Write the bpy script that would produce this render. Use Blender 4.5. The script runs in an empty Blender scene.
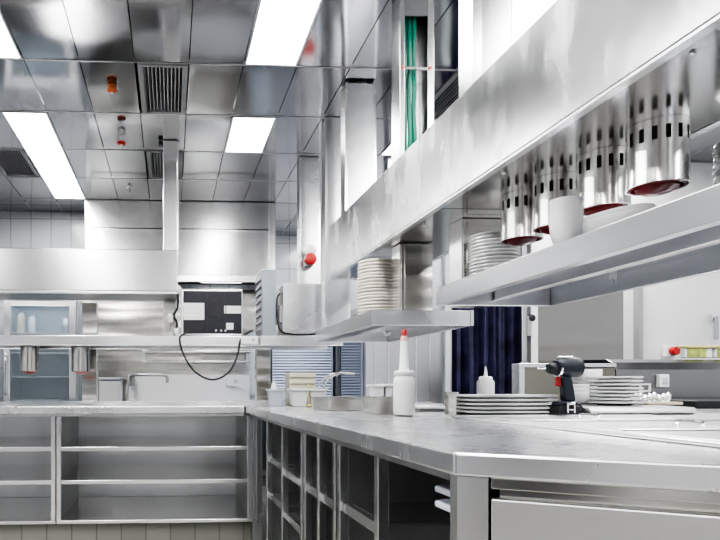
import bpy, bmesh, math, random
from mathutils import Vector, Matrix
random.seed(7)
PI = math.pi
sc = bpy.context.scene
COL = sc.collection
R = math.radians

# ------------------------------------------------------------------ materials
def new_mat(name):
    m = bpy.data.materials.new(name); m.use_nodes = True
    nt = m.node_tree
    return m, nt, nt.nodes['Principled BSDF']

def N(nt, kind, **kw):
    n = nt.nodes.new(kind)
    for k, v in kw.items():
        if k in n.inputs.keys(): n.inputs[k].default_value = v
        else: setattr(n, k, v)
    return n

def coords(nt, scale):
    tc = N(nt, 'ShaderNodeTexCoord'); mp = N(nt, 'ShaderNodeMapping')
    mp.inputs['Scale'].default_value = scale
    nt.links.new(tc.outputs['Object'], mp.inputs['Vector'])
    return mp.outputs['Vector']

def plain(name, col, rough=.5, metal=0., emit=None, estr=0., trans=0., coat=0., var=.0, vscale=6.):
    m, nt, b = new_mat(name)
    b.inputs['Base Color'].default_value = (*col, 1)
    b.inputs['Roughness'].default_value = rough
    b.inputs['Metallic'].default_value = metal
    b.inputs['Transmission Weight'].default_value = trans
    b.inputs['Coat Weight'].default_value = coat
    if emit:
        b.inputs['Emission Color'].default_value = (*emit, 1)
        b.inputs['Emission Strength'].default_value = estr
    if var:
        v = coords(nt, (1, 1, 1))
        n = N(nt, 'ShaderNodeTexNoise', Scale=vscale, Detail=4.)
        nt.links.new(v, n.inputs['Vector'])
        r = N(nt, 'ShaderNodeMapRange')
        r.inputs['From Min'].default_value = .3; r.inputs['From Max'].default_value = .7
        r.inputs['To Min'].default_value = 1 - var; r.inputs['To Max'].default_value = 1 + var
        nt.links.new(n.outputs['Fac'], r.inputs['Value'])
        mx = N(nt, 'ShaderNodeVectorMath', operation='SCALE'); mx.inputs[0].default_value = col
        nt.links.new(r.outputs['Result'], mx.inputs['Scale'])
        nt.links.new(mx.outputs['Vector'], b.inputs['Base Color'])
    return m

def steel(name, col=(.72, .73, .745), rough=.28, streak=(1, 1, 40), smudge=.12, wav=.0, wscale=1.5, grime=0., aniso=0., wmap=None, wipe=0.):
    """brushed sheet steel: fine streaks, broad smudges, gentle oil-canning"""
    m, nt, b = new_mat(name)
    b.inputs['Metallic'].default_value = 1.
    v = coords(nt, streak)
    n = N(nt, 'ShaderNodeTexNoise', Scale=9., Detail=3.); nt.links.new(v, n.inputs['Vector'])
    v2 = coords(nt, (1, 1, 1))
    s = N(nt, 'ShaderNodeTexNoise', Scale=1.8, Detail=3., Roughness=.5); nt.links.new(v2, s.inputs['Vector'])
    a = N(nt, 'ShaderNodeMath', operation='MULTIPLY_ADD'); a.inputs[1].default_value = .012; a.inputs[2].default_value = rough - .006
    nt.links.new(n.outputs['Fac'], a.inputs[0])
    a2 = N(nt, 'ShaderNodeMath', operation='MULTIPLY_ADD'); a2.inputs[1].default_value = smudge
    nt.links.new(s.outputs['Fac'], a2.inputs[0]); nt.links.new(a.outputs[0], a2.inputs[2])
    sb = N(nt, 'ShaderNodeMath', operation='SUBTRACT'); sb.inputs[1].default_value = smudge * .5
    nt.links.new(a2.outputs[0], sb.inputs[0])
    rough_out = sb.outputs[0]
    if wipe:
        wn = N(nt, 'ShaderNodeTexNoise', Scale=7., Detail=3., Roughness=.6); nt.links.new(coords(nt, (1, 1.3, .55)), wn.inputs['Vector'])
        wr = N(nt, 'ShaderNodeMapRange'); wr.inputs['From Min'].default_value = .48; wr.inputs['From Max'].default_value = .80; wr.inputs['To Max'].default_value = wipe
        nt.links.new(wn.outputs['Fac'], wr.inputs['Value'])
        ad = N(nt, 'ShaderNodeMath', operation='ADD'); nt.links.new(rough_out, ad.inputs[0]); nt.links.new(wr.outputs['Result'], ad.inputs[1]); rough_out = ad.outputs[0]
    nt.links.new(rough_out, b.inputs['Roughness'])
    ramp = N(nt, 'ShaderNodeMapRange')
    ramp.inputs['From Min'].default_value = .35; ramp.inputs['From Max'].default_value = .65
    ramp.inputs['To Min'].default_value = .97 - grime; ramp.inputs['To Max'].default_value = 1.02
    nt.links.new(s.outputs['Fac'], ramp.inputs['Value'])
    mx = N(nt, 'ShaderNodeVectorMath', operation='SCALE'); mx.inputs[0].default_value = col
    nt.links.new(ramp.outputs['Result'], mx.inputs['Scale'])
    nt.links.new(mx.outputs['Vector'], b.inputs['Base Color'])
    if aniso:
        tg = N(nt, 'ShaderNodeCombineXYZ')          # brushed so that reflections smear vertically
        tg.inputs['X'].default_value = .02; tg.inputs['Y'].default_value = .03; tg.inputs['Z'].default_value = 1.
        nt.links.new(tg.outputs[0], b.inputs['Tangent'])
        b.inputs['Anisotropic'].default_value = aniso
    if wav:
        w = N(nt, 'ShaderNodeTexNoise', Scale=wscale, Detail=1.); nt.links.new(coords(nt, wmap) if wmap else v2, w.inputs['Vector'])
        bp = N(nt, 'ShaderNodeBump', Strength=1., Distance=wav)
        nt.links.new(w.outputs['Fac'], bp.inputs['Height']); nt.links.new(bp.outputs['Normal'], b.inputs['Normal'])
    return m

def tiles(name, c1, c2, mortar, w, h, rough=.2, axis='xz', ms=.006):
    m, nt, b = new_mat(name)
    tc = N(nt, 'ShaderNodeTexCoord'); sep = N(nt, 'ShaderNodeSeparateXYZ'); cmb = N(nt, 'ShaderNodeCombineXYZ')
    nt.links.new(tc.outputs['Object'], sep.inputs[0])
    A = {'x': 'X', 'y': 'Y', 'z': 'Z'}
    nt.links.new(sep.outputs[A[axis[0]]], cmb.inputs['X']); nt.links.new(sep.outputs[A[axis[1]]], cmb.inputs['Y'])
    br = N(nt, 'ShaderNodeTexBrick', offset=0.0)
    br.inputs['Color1'].default_value = (*c1, 1); br.inputs['Color2'].default_value = (*c2, 1); br.inputs['Mortar'].default_value = (*mortar, 1)
    br.inputs['Scale'].default_value = 1.; br.inputs['Mortar Size'].default_value = ms
    br.inputs['Brick Width'].default_value = w; br.inputs['Row Height'].default_value = h
    nt.links.new(cmb.outputs[0], br.inputs['Vector']); nt.links.new(br.outputs['Color'], b.inputs['Base Color'])
    b.inputs['Roughness'].default_value = rough
    bp = N(nt, 'ShaderNodeBump', Strength=.4, Distance=.003, invert=True)
    nt.links.new(br.outputs['Fac'], bp.inputs['Height']); nt.links.new(bp.outputs['Normal'], b.inputs['Normal'])
    return m

ST      = steel('brushed steel', (.74, .745, .755), .26, (1, 1, 30), .16, wav=.004, wscale=2.2)
ST_V    = steel('vertical brushed steel', (.60, .605, .615), .26, (1, 1, 12), .08, aniso=.8)
ST_BEAM = steel('smudged beam steel', (.66, .665, .675), .22, (1, 30, 1), .24, grime=.08, wipe=.18)
ST_TOP  = steel('worn worktop steel', (.88, .89, .905), .27, (2, 6, 1), .16, grime=.05, wipe=.06)
ST_DARK = steel('dull cabinet steel', (.50, .505, .51), .36, (1, 1, 10), .15, grime=.1)
ST_CAB  = steel('cabinet back steel', (.64, .645, .65), .36, (8, 8, 1), .2, wav=.004, wscale=3., grime=.18)
ST_CEIL = steel('ceiling mirror steel', (.40, .405, .42), .10, (2, 2, 2), .08, wav=.008, wscale=1.6)
ST_HOOD = steel('hood steel', (.72, .72, .72), .24, (1, 1, 1), .03, aniso=.6)
ST_CLAD = steel('wavy cladding steel', (.31, .305, .295), .24, (1, 1, 14), .08, wav=.010, wscale=2.0, wmap=(.3, .3, 4.))
ST_PASS = steel('pass shelf steel', (.66, .67, .685), .26, (1, 6, 1), .14)
ST_LAMP2 = steel('dark chrome lamp steel', (.46, .45, .43), .16, (1, 1, 30), .06)
ST_WARM = steel('warm wavy wall steel', (.56, .55, .52), .20, (1, 1, 14), .08, wav=.016, wscale=2.0, wmap=(.5, .5, 3.5))
ST_LAMP = steel('lamp chrome steel', (.84, .825, .805), .20, (1, 1, 30), .06)
CHROME  = plain('chrome', (.86, .87, .88), .08, 1.)
EDGE    = steel('bright edge steel', (.88, .885, .895), .22, (1, 1, 10), .08)
WHITE   = plain('white ceramic', (.93, .94, .95), .12, coat=.4, var=.02)
CREAM   = plain('cream ceramic', (.93, .90, .82), .15, coat=.4, var=.03)
PLASTW  = plain('milky plastic', (.93, .935, .95), .32, var=.02)
PLASTG  = plain('pale grey plastic', (.62, .66, .72), .4, var=.04)
BLACK   = plain('black plastic', (.012, .013, .016), .45, var=.2)
CABLE   = plain('black rubber', (.015, .015, .017), .5, var=.2)
GREENC  = plain('green cable', (.0, .22, .14), .4, var=.2, vscale=20)
NAVYP   = plain('navy panel', (.009, .010, .018), .35, var=.2)
NAVY    = plain('navy curtain', (.050, .050, .115), .35, var=.6, vscale=7.)
DRILLB  = plain('drill navy', (.007, .012, .028), .42, var=.15)
RED     = plain('red plastic', (.55, .03, .03), .35, var=.1)
REDRIM  = plain('dark red enamel', (.30, .012, .02), .25, var=.1)
REDGLOW = plain('glowing red bulb', (.5, .05, .04), .3, emit=(1, .2, .12), estr=.05)
ORANGE  = plain('orange plastic', (.75, .20, .08), .4, var=.1)
PAPER   = plain('white label', (.85, .85, .86), .6, var=.03)
GREYINK = plain('grey print', (.45, .45, .47), .7)
DARKGAP = plain('dark void', (.02, .02, .022), .7, var=.2)
WALLW   = plain('white wall', (.84, .85, .87), .4, var=.02)
WALLG   = plain('pale painted wall', (.70, .71, .73), .5, var=.03)
TILEW   = tiles('white wall tile', (.78, .80, .84), (.75, .77, .81), (.52, .54, .58), .20, .30, .15, 'xz')
TILEY   = tiles('white wall tile side', (.78, .80, .84), (.75, .77, .81), (.52, .54, .58), .20, .30, .15, 'yz')
TILEP   = tiles('plinth tile', (.27, .27, .24), (.22, .22, .195), (.15, .15, .14), .15, .20, .35, 'xz', .004)
FLOORM  = tiles('floor tile', (.36, .35, .33), (.31, .30, .28), (.16, .16, .15), .20, .20, .4, 'xy')
EMIT    = plain('light diffuser', (1, 1, 1), .4, emit=(1, .985, .97), estr=12.)
GRILLE  = plain('grey grille paint', (.42, .42, .44), .4, .3, var=.05)
PARTN   = steel('grey partition sheet', (.42, .425, .45), .30, (1, 1, 1), .1, aniso=.6)
GLASSF  = plain('fridge glass', (.70, .80, .88), .03)
GLASSF.node_tree.nodes['Principled BSDF'].inputs['Alpha'].default_value = .16
BLUEGL  = plain('blue grey pane', (.13, .145, .18), .08, coat=.5)
BLIND   = plain('blue white blind', (.74, .77, .83), .5, var=.04)
GLOWPANE = plain('pane with added daylight glow', (.5, .6, .8), .3, emit=(.66, .72, .84), estr=.55)  # emission stands in for daylight behind the blind slats
FRIDGEI = plain('fridge inside', (.66, .73, .80), .35, var=.06)
BEIGE   = plain('beige slats', (.52, .50, .38), .55, var=.12)
WOOD    = plain('pale wood', (.74, .66, .50), .55, var=.1, vscale=14)
YELLOW  = plain('yellow plastic', (.80, .70, .30), .45, var=.06)
GREENP  = plain('mottled green', (.42, .48, .14), .7, var=.5, vscale=30)

# ------------------------------------------------------------------ mesh builder
class MB:
    def __init__(self): self.bm = bmesh.new()
    def box(self, x0, x1, y0, y1, z0, z1, mat=None):
        r = bmesh.ops.create_cube(self.bm, size=1)
        T = Matrix.Translation(((x0+x1)/2, (y0+y1)/2, (z0+z1)/2)) @ Matrix.Diagonal((abs(x1-x0), abs(y1-y0), abs(z1-z0), 1))
        if mat is not None: T = mat @ T
        bmesh.ops.transform(self.bm, matrix=T, verts=r['verts'])
        return self
    def prism(self, poly, a0, a1, axis='z'):
        """poly of 2D points extruded along an axis"""
        def P(p, a):
            if axis == 'z': return (p[0], p[1], a)
            if axis == 'y': return (p[0], a, p[1])
            return (a, p[0], p[1])
        lo = [self.bm.verts.new(P(p, a0)) for p in poly]; hi = [self.bm.verts.new(P(p, a1)) for p in poly]
        n = len(poly)
        self.bm.faces.new(lo); self.bm.faces.new(hi)
        for i in range(n): self.bm.faces.new((lo[i], lo[(i+1) % n], hi[(i+1) % n], hi[i]))
        return self
    def lathe(self, prof, n=32, c=(0, 0, 0), axis='z', sx=1., sy=1.):
        rings = []
        for r, z in prof:
            ring = []
            for i in range(n):
                a = 2*PI*i/n; p = (r*math.cos(a)*sx, r*math.sin(a)*sy, z)
                if axis == 'x': p = (p[2], p[0], p[1])
                if axis == 'y': p = (p[0], p[2], p[1])
                ring.append(self.bm.verts.new((p[0]+c[0], p[1]+c[1], p[2]+c[2])))
            rings.append(ring)
        for a, b in zip(rings, rings[1:]):
            for i in range(n): self.bm.faces.new((a[i], a[(i+1) % n], b[(i+1) % n], b[i]))
        self.bm.faces.new(rings[0]); self.bm.faces.new(rings[-1])
        return self
    def tube(self, pts, r, n=8, sub=6):
        P = [Vector(p) for p in pts]
        if len(P) > 2 and sub > 1:                       # Catmull-Rom
            out = []
            E_ = [P[0]*2-P[1]] + P + [P[-1]*2-P[-2]]
            for i in range(1, len(E_)-2):
                p0, p1, p2, p3 = E_[i-1:i+3]
                for k in range(sub):
                    t = k/sub
                    out.append(.5*((2*p1)+(p2-p0)*t+(2*p0-5*p1+4*p2-p3)*t*t+(3*p1-p0-3*p2+p3)*t**3))
            P = out + [P[-1]]
        prev = None; up = None
        rings = []
        for i, p in enumerate(P):
            d = (P[min(i+1, len(P)-1)] - P[max(i-1, 0)]).normalized()
            if up is None:
                up = Vector((0, 0, 1)) if abs(d.z) < .9 else Vector((1, 0, 0))
            s = d.cross(up).normalized(); up = s.cross(d).normalized()
            rings.append([self.bm.verts.new(p + (s*math.cos(2*PI*k/n) + up*math.sin(2*PI*k/n))*r) for k in range(n)])
        for a, b in zip(rings, rings[1:]):
            for k in range(n): self.bm.faces.new((a[k], a[(k+1) % n], b[(k+1) % n], b[k]))
        self.bm.faces.new(rings[0]); self.bm.faces.new(rings[-1])
        return self
    def quad(self, a, b, c, d):
        self.bm.faces.new([self.bm.verts.new(p) for p in (a, b, c, d)]); return self
    def build(self, name, mat, parent=None, bev=0., seg=2, smooth=False, base=(0, 0, 0), world=True):
        """base = origin of the thing; vertices given in world coordinates unless world is False"""
        bm = self.bm
        if world: bmesh.ops.translate(bm, verts=bm.verts, vec=-Vector(base))
        bmesh.ops.recalc_face_normals(bm, faces=bm.faces)
        me = bpy.data.meshes.new(name); bm.to_mesh(me); bm.free()
        if smooth:
            for p in me.polygons: p.use_smooth = True
        me.materials.append(mat)
        o = bpy.data.objects.new(name, me); COL.objects.link(o)
        if parent is not None: o.parent = parent
        else: o.location = base
        if bev:
            md = o.modifiers.new('bevel', 'BEVEL'); md.width = bev; md.segments = seg; md.limit_method = 'ANGLE'; md.angle_limit = R(40)
            md.harden_normals = False
        if smooth:
            try:
                me.set_sharp_from_angle(angle=R(42))
            except Exception: pass
        return o

def tag(o, label=None, cat=None, group=None, kind=None):
    if label: o['label'] = label
    if cat: o['category'] = cat
    if group: o['group'] = group
    if kind: o['kind'] = kind
    return o
def thing(name, base, label, cat, group=None):
    o = bpy.data.objects.new(name, None); o.empty_display_size = .05
    COL.objects.link(o); o.location = base
    return tag(o, label, cat, group)
class T:
    """a thing whose parts are added in world coordinates"""
    def __init__(s, name, base, label, cat, group=None):
        s.base = base; s.o = thing(name, base, label, cat, group)
    def part(s, name, mb, mat, parent=None, **k):
        return mb.build(name, mat, parent or s.o, base=s.base, **k)
def struct(o): o['kind'] = 'structure'; return o
def copy_tree(o, parent=None):
    c = o.copy(); COL.objects.link(c); c.parent = parent
    for ch in list(o.children): copy_tree(ch, c)
    return c
ORD = ['first', 'second', 'third', 'fourth', 'fifth', 'sixth', 'seventh', 'eighth', 'ninth', 'tenth', 'eleventh', 'twelfth',
       'thirteenth', 'fourteenth', 'fifteenth', 'sixteenth', 'seventeenth', 'eighteenth', 'nineteenth', 'twentieth', 'twenty-first']
def rank(i, n):
    return 'topmost' if i == n-1 else ('lowest' if i == 0 else ORD[n-1-i] + ' from the top')

CEIL = 2.77
BACKWALL = ('wall_back_inner', 'wall_back_centre', 'wall_back_right', 'door_1', 'trim_31', 'trim_32', 'trim_33')
# ------------------------------------------------------------------ room shell
XL, XR, YF, YB = -2.6, 4.6, -3.0, 6.9
struct(MB().box(XL, XR, YF, YB, -.05, 0).build('floor', FLOORM))
struct(MB().box(XL-.1, XL, YF, YB, 0, CEIL+.1).build('wall_left', TILEY))
struct(MB().box(XR, XR+.1, YF, YB, 0, CEIL+.1).build('wall_right', TILEY))
struct(MB().box(XL, XR, YF-.1, YF, 0, CEIL+.1).build('wall_front', plain('grey cladding', (.30, .31, .33), .5, var=.05)))
# unseen panels added behind the viewer to vary the steel's reflections
struct(MB().box(-2.0, -.9, YF+.001, YF+.04, 0, 2.1).build('added_panel_2', NAVYP, bev=.004))
struct(MB().box(.3, 1.1, YF+.001, YF+.04, .0, 2.1).build('added_panel_3', ST_DARK, bev=.004))
struct(MB().box(2.0, 3.6, YF+.001, YF+.04, .9, 2.3).build('added_panel_6', BLUEGL, bev=.004))
struct(MB().box(XL+.001, XL+.05, -1.9, -.7, 0, 2.1).build('added_panel_4', NAVYP, bev=.004))
struct(MB().box(XL+.001, XL+.05, .9, 1.7, 0, 2.1).build('added_panel_5', ST_DARK, bev=.004))
for k, (a, b) in enumerate(((-.75, -.35), (1.25, 1.8), (3.75, 4.4), (-2.55, -2.1))):
    struct(MB().box(a, b, YF+.001, YF+.03, 0, 2.6).build('trim_%d' % (40+k), WALLW, bev=.004))  # added white strips, bright bands for the reflections
struct(MB().box(XL+.001, XL+.03, 2.7, 3.3, 0, 2.4).build('trim_34', ST_DARK, bev=.004))
struct(MB().box(1.05, 2.06, YB, YB+.1, 0, CEIL+.1).build('wall_back', TILEW))
struct(MB().box(XL, 1.05, 6.0, 6.1, 0, CEIL+.1).build('wall_back_left', TILEW))
struct(MB().box(1.0, 1.05, 6.1, YB+.1, 0, CEIL+.1).build('wall_back_return', TILEY))
struct(MB().box(2.02, 2.06, 4.67, YB+.1, 0, CEIL+.1).build('wall_back_inner', WALLW))
# back wall of the right half, with the doorway between the partition and the steel cladding
struct(MB().box(1.66, 2.06, 4.56, 4.66, 0, CEIL+.1).build('wall_back_centre', PARTN))
struct(MB().box(2.80, XR, 4.56, 4.66, 0, CEIL+.1).box(2.06, 2.80, 4.56, 4.66, 2.42, CEIL+.1).build('wall_back_right', WALLW))
struct(MB().box(2.06, XR, 6.2, 6.3, 0, CEIL).build('wall_back_corridor', WALLG))

# ceiling: sheet panels 0.295 x 0.6 hung below a dark void, light and grille bays left open
XG0, XW = -.49, .2955
def gx(i): return XG0 + XW*i
YS = [3.2 + .6*k for k in range(-11, 7)]
lights, vents = [], []
# (i0 panel column, Y0, Y1)
LIGHT_SPECS = [
    (-2, -.40, 3.19, 'long ceiling light at the top left corner'),
    (-2, 3.81, 5.55, 'long ceiling light on the left between the grille and the tiled wall'),
    (3, .80, 3.19, 'large bright ceiling light at the top centre'),
    (3, 3.81, 4.39, 'short square ceiling light in the middle above the exhaust hood'),
    (7, .80, 2.95, 'ceiling light behind the square duct above the right hood beam'),
    (7, 3.81, 4.39, 'short ceiling light peeking out behind the cable duct'),
]
# unseen area lights added on the ceiling grid to brighten the room
AREA_SPECS = [(-2, -2.8, -1.0), (3, -2.8, -.2), (7, -2.8, -.2), (12, .8, 3.19), (12, 3.81, 4.39), (12, -2.8, -.2), (-6, .8, 3.19), (7, 5.64, 6.3)]
for i, y0, y1 in AREA_SPECS:
    ld = bpy.data.lights.new('ceiling_fill_added', 'AREA'); ld.shape = 'RECTANGLE'; ld.size = .27; ld.size_y = y1-y0
    ld.energy = 12.*PI*.27*(y1-y0) * (3. if (i, y1) == (12, 4.39) else 1.); ld.color = (1, .985, .97)  # extra power lifts the white wall on the right
    lo = bpy.data.objects.new('ceiling_fill_added', ld); COL.objects.link(lo)
    lo.location = (gx(i)+XW/2, (y0+y1)/2, CEIL-.012)
VENT_SPECS = [(1, 3.215, 3.785, 'ceiling grille above the orange detector, nearest of the middle pair'),
              (1, 4.40, 4.97, 'ceiling grille half hidden behind the hanging steel post'),
              (-3, 4.41, 4.965, 'ceiling grille at the left edge beside the long light'),
              (7, 3.215, 3.785, 'ceiling grille between the two steel ducts above the right beam')]
taken = []
for i, y0, y1, _ in LIGHT_SPECS + VENT_SPECS: taken.append((gx(i), gx(i+1), y0, y1))
mb = MB()
for k in range(len(YS)-1):
    ya, yb = YS[k]+.010, YS[k+1]-.010
    for i in range(-8, 18):
        xa, xb = gx(i)+.0025, gx(i+1)-.0025
        if xb < XL or xa > XR: continue
        xa, xb = max(xa, XL), min(xb, XR)
        segs = [(ya, yb)]
        for (tx0, tx1, ty0, ty1) in taken:
            if tx0 < (xa+xb)/2 < tx1:
                ns = []
                for a, b in segs:
                    if ty1 <= a or ty0 >= b: ns.append((a, b)); continue
                    if ty0-a > .03: ns.append((a, ty0-.004))
                    if b-ty1 > .03: ns.append((ty1+.004, b))
                segs = ns
        for a, b in segs:
            t1, t2 = random.uniform(-.0016, .0016), random.uniform(-.0016, .0016)
            sag = random.uniform(-.0022, .0026)
            nx, ny = 5, 7
            V = [[mb.bm.verts.new((xa+(xb-xa)*u/(nx-1), a+(b-a)*v/(ny-1),
                   CEIL + t1*(u/(nx-1)-.5) + t2*(v/(ny-1)-.5) + sag*math.sin(PI*u/(nx-1))*math.sin(PI*v/(ny-1)))) for v in range(ny)] for u in range(nx)]
            for u in range(nx-1):
                for v in range(ny-1): mb.bm.faces.new((V[u][v], V[u][v+1], V[u+1][v+1], V[u+1][v]))
struct(mb.build('ceiling', ST_CEIL, smooth=True))
struct(MB().box(XL-.1, XR+.1, YF-.1, YB+.1, CEIL+.10, CEIL+.16).build('ceiling_void', DARKGAP))
for k, y in enumerate(YS):
    struct(MB().box(XL, XR if y < 4.4 else 2.02, y-.0045, y+.0045, CEIL-.003, CEIL+.02).build('trim_%d' % (k+1), ST_DARK, bev=.001))

for i, y0, y1, lab in LIGHT_SPECS:
    x0, x1 = gx(i)+.004, gx(i+1)-.004
    t = T('ceiling_light', ((x0+x1)/2, (y0+y1)/2, CEIL-.006), lab, 'light', 'recessed ceiling lights')
    f = MB().box(x0, x0+.012, y0, y1, CEIL-.006, CEIL+.05).box(x1-.012, x1, y0, y1, CEIL-.006, CEIL+.05)
    f.box(x0+.012, x1-.012, y0, y0+.012, CEIL-.006, CEIL+.05).box(x0+.012, x1-.012, y1-.012, y1, CEIL-.006, CEIL+.05)
    t.part('frame', f, EDGE)
    t.part('diffuser', MB().box(x0+.012, x1-.012, y0+.012, y1-.012, CEIL-.003, CEIL+.02), EMIT)
for i, y0, y1, lab in VENT_SPECS:
    x0, x1 = gx(i)+.005, gx(i+1)-.008
    if i == 1: x0, x1 = -.181, .096
    t = T('ceiling_vent', ((x0+x1)/2, (y0+y1)/2, CEIL-.008), 'grey slatted ' + lab, 'vent', 'ceiling air grilles')
    e = .030
    f = MB().box(x0, x0+e, y0, y1, CEIL-.008, CEIL+.03).box(x1-e, x1, y0, y1, CEIL-.008, CEIL+.03)
    f.box(x0+e, x1-e, y0, y0+.02, CEIL-.008, CEIL+.03).box(x0+e, x1-e, y1-.02, y1, CEIL-.008, CEIL+.03)
    t.part('frame', f, GRILLE, bev=.002)
    s = MB(); n = 10
    for k in range(n):
        xx = x0+e + (x1-x0-2*e)*(k+.5)/n
        s.box(-.0035, .0035, y0+.02, y1-.02, -.014, .014, Matrix.Translation((xx, 0, CEIL+.012)) @ Matrix.Rotation(R(28), 4, 'Y'))
    t.part('slats', s, GRILLE)
    t.part('backing', MB().box(x0+.005, x1-.005, y0+.005, y1-.005, CEIL+.04, CEIL+.05), DARKGAP)

# detectors on the ceiling
def detector(name, x, y, lab, drop=.0, mat=ORANGE, k=1.):
    t = T(name, (x, y, CEIL), lab, 'detector')
    z = CEIL - drop
    t.part('base', MB().lathe([(.026, 0), (.026, -.012), (.020, -.02)], 20, (x, y, CEIL-.001)), PLASTW if drop else mat, smooth=True)
    if drop:
        t.part('stem', MB().lathe([(.006, 0), (.006, -drop)], 10, (x, y, CEIL-.02)), CHROME, smooth=True)
    ring = MB()
    ring.lathe([(.018, -.021), (.030, -.026), (.031, -.034), (.024, -.042), (.012, -.045)], 20, (x, y, z))
    t.part('sensor_head', ring, mat, smooth=True)
    t.part('indicator', MB().lathe([(.010, -.044), (.010, -.052), (.004, -.055)], 12, (x, y, z)), PLASTW, smooth=True)
detector('smoke_detector', -.34, 3.45, 'orange and white detector on the ceiling left of the grille')
detector('fire_detector', -.336, 4.06, 'red detector hanging below the ceiling left of the steel post', .055, RED)
t = T('ceiling_nozzle', (-.357, 5.21, CEIL), 'small round steel nozzle on the ceiling above the hood', 'nozzle')
t.part('flange', MB().lathe([(.03, 0), (.03, -.006), (.012, -.01)], 18, (-.357, 5.21, CEIL-.001)), CHROME, smooth=True)
t.part('tip', MB().lathe([(.012, -.009), (.012, -.03), (.006, -.036)], 14, (-.357, 5.21, CEIL)), ST_DARK, smooth=True)

# ------------------------------------------------------------------ far back: exhaust hood, wall cladding, fridge, sink
t = T('exhaust_hood', (.11, 5.8, 2.0), 'wide stainless exhaust hood against the back ceiling behind the hanging post', 'hood')
t.part('hood_body', MB().box(-.79, 1.0, 5.58, 6.0, 2.07, CEIL-.005), ST_HOOD, bev=.004)
t.part('seam_strip', MB().box(-.744, .934, 5.574, 5.5785, 2.500, 2.509), DARKGAP)
t.part('seam_edge', MB().box(-.744, .934, 5.570, 5.5785, 2.485, 2.499), EDGE)
t.part('lower_lip', MB().box(-.79, 1.0, 5.56, 5.60, 2.005, 2.068).box(-.79, -.77, 5.602, 6.0, 2.005, 2.068).box(.98, 1.0, 5.602, 6.0, 2.005, 2.068), EDGE, bev=.004)
t.part('corner_strip', MB().box(-.80, -.745, 5.565, 5.578, 2.07, CEIL-.006), EDGE, bev=.003)
t.part('corner_strip', MB().box(.935, .945, 5.568, 5.578, 2.07, CEIL-.006), EDGE, bev=.003)
t.part('added_hood_fill', MB().box(-.5, -.1, 5.70, 5.82, 2.040, 2.0515), plain('added hood fill', (1, 1, 1), .4, emit=(1, .98, .95), estr=4.))  # added glowing strips, brighten the sink and steel wall below
t.part('added_hood_fill', MB().box(.3, .7, 5.70, 5.82, 2.040, 2.0515), bpy.data.materials['added hood fill'])
t.part('filter_bank', MB().box(-.74, .97, 5.62, 5.98, 2.052, 2.066), DARKGAP)
struct(MB().box(-.80, 1.0, 5.975, 6.0, 0, 2.0).build('trim_30', ST_WARM))
# horizontal rails on that wall
t = T('wall_rail', (.25, 5.9, 1.33), 'long twin steel rail on the back wall behind the hanging cable', 'rail')
for z in (1.365, 1.265): t.part('bar', MB().tube([(-.28, 5.90, z), (.80, 5.90, z)], .018 if z > 1.3 else .012, 10, 1), ST, smooth=True)
t.part('bracket', MB().box(-.27, -.25, 5.90, 5.972, 1.24, 1.40), ST)
t.part('bracket', MB().box(.76, .78, 5.90, 5.972, 1.24, 1.40), ST)
t = T('wall_shelf', (.0, 5.9, 1.415), 'narrow dark wall shelf on the steel wall under the passage overshelf', 'shelf')
t.part('shelf_board', MB().box(-.22, .26, 5.84, 5.973, 1.41, 1.43), ST_DARK)

def fridge():
    t = T('glass_door_fridge', (-1.22, 5.85, 0), 'tall fridge with a steel framed glass door behind the heat lamps', 'fridge')
    x0, x1, y0, y1, zt = -1.515, -.85, 5.40, 5.97, 1.80
    t.part('cabinet', MB().box(x0, x0+.03, y0+.05, y1, .1, zt).box(x1-.03, x1, y0+.05, y1, .1, zt).box(x0+.03, x1-.03, y1-.03, y1, .1, zt)
           .box(x0+.03, x1-.03, y0+.05, y1-.03, zt-.03, zt).box(x0+.03, x1-.03, y0+.05, y1-.03, .1, .14), FRIDGEI)
    t.part('top_panel', MB().box(x0, x1, y0+.02, y1, zt+.002, zt+.06), ST)
    f = MB().box(x0+.01, x0+.07, y0, y0+.045, .12, zt).box(x1-.07, x1-.01, y0, y0+.045, .12, zt)
    f.box(x0+.07, x1-.07, y0, y0+.045, zt-.055, zt).box(x0+.07, x1-.07, y0, y0+.045, .12, .2)
    d = t.part('door', f, EDGE, bev=.005)
    t.part('glass', MB().box(x0+.07, x1-.07, y0+.018, y0+.024, .2, zt-.055), GLASSF, d)
    t.part('handle', MB().tube([(x0+.035, y0-.002, .95), (x0+.035, y0-.035, .97), (x0+.035, y0-.035, 1.28), (x0+.035, y0-.002, 1.3)], .008, 8), CHROME, d, smooth=True)
    t.part('added_inner_glow', MB().box(x0+.05, x1-.05, y0+.07, y0+.10, zt-.045, zt-.032), plain('added fridge glow', (1, 1, 1), .4, emit=(.9, .96, 1), estr=5.))  # added glowing strip, brightens the fridge interior
    for z in (.5, .88, 1.10, 1.32, 1.5): t.part('shelf', MB().box(x0+.035, x1-.035, y0+.09, y1-.04, z, z+.012), PLASTG)
    for k in range(3): t.part('leg', MB().lathe([(.02, 0), (.02, .1)], 10, (x0+.06+k*.3, y0+.2, 0)), ST_DARK)
    return t
fridge()
def glass_jar(x, y, z, r, h, lab, mat=PLASTG):
    t = T('jar', (x, y, z), lab, 'jar', 'jars inside the glass door fridge')
    t.part('body', MB().lathe([(r*.9, 0), (r, .01), (r, h*.8), (r*.7, h*.9)], 16, (x, y, z)), mat, smooth=True)
    t.part('lid', MB().lathe([(r*.75, h*.9), (r*.75, h)], 16, (x, y, z)), ST_DARK, smooth=True)
glass_jar(-.98, 5.62, 1.512, .045, .16, 'tall dark lidded jar in the fridge top right', ST_DARK)
glass_jar(-1.40, 5.60, 1.512, .04, .19, 'pale jar in the fridge at the top left corner', BEIGE)
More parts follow.
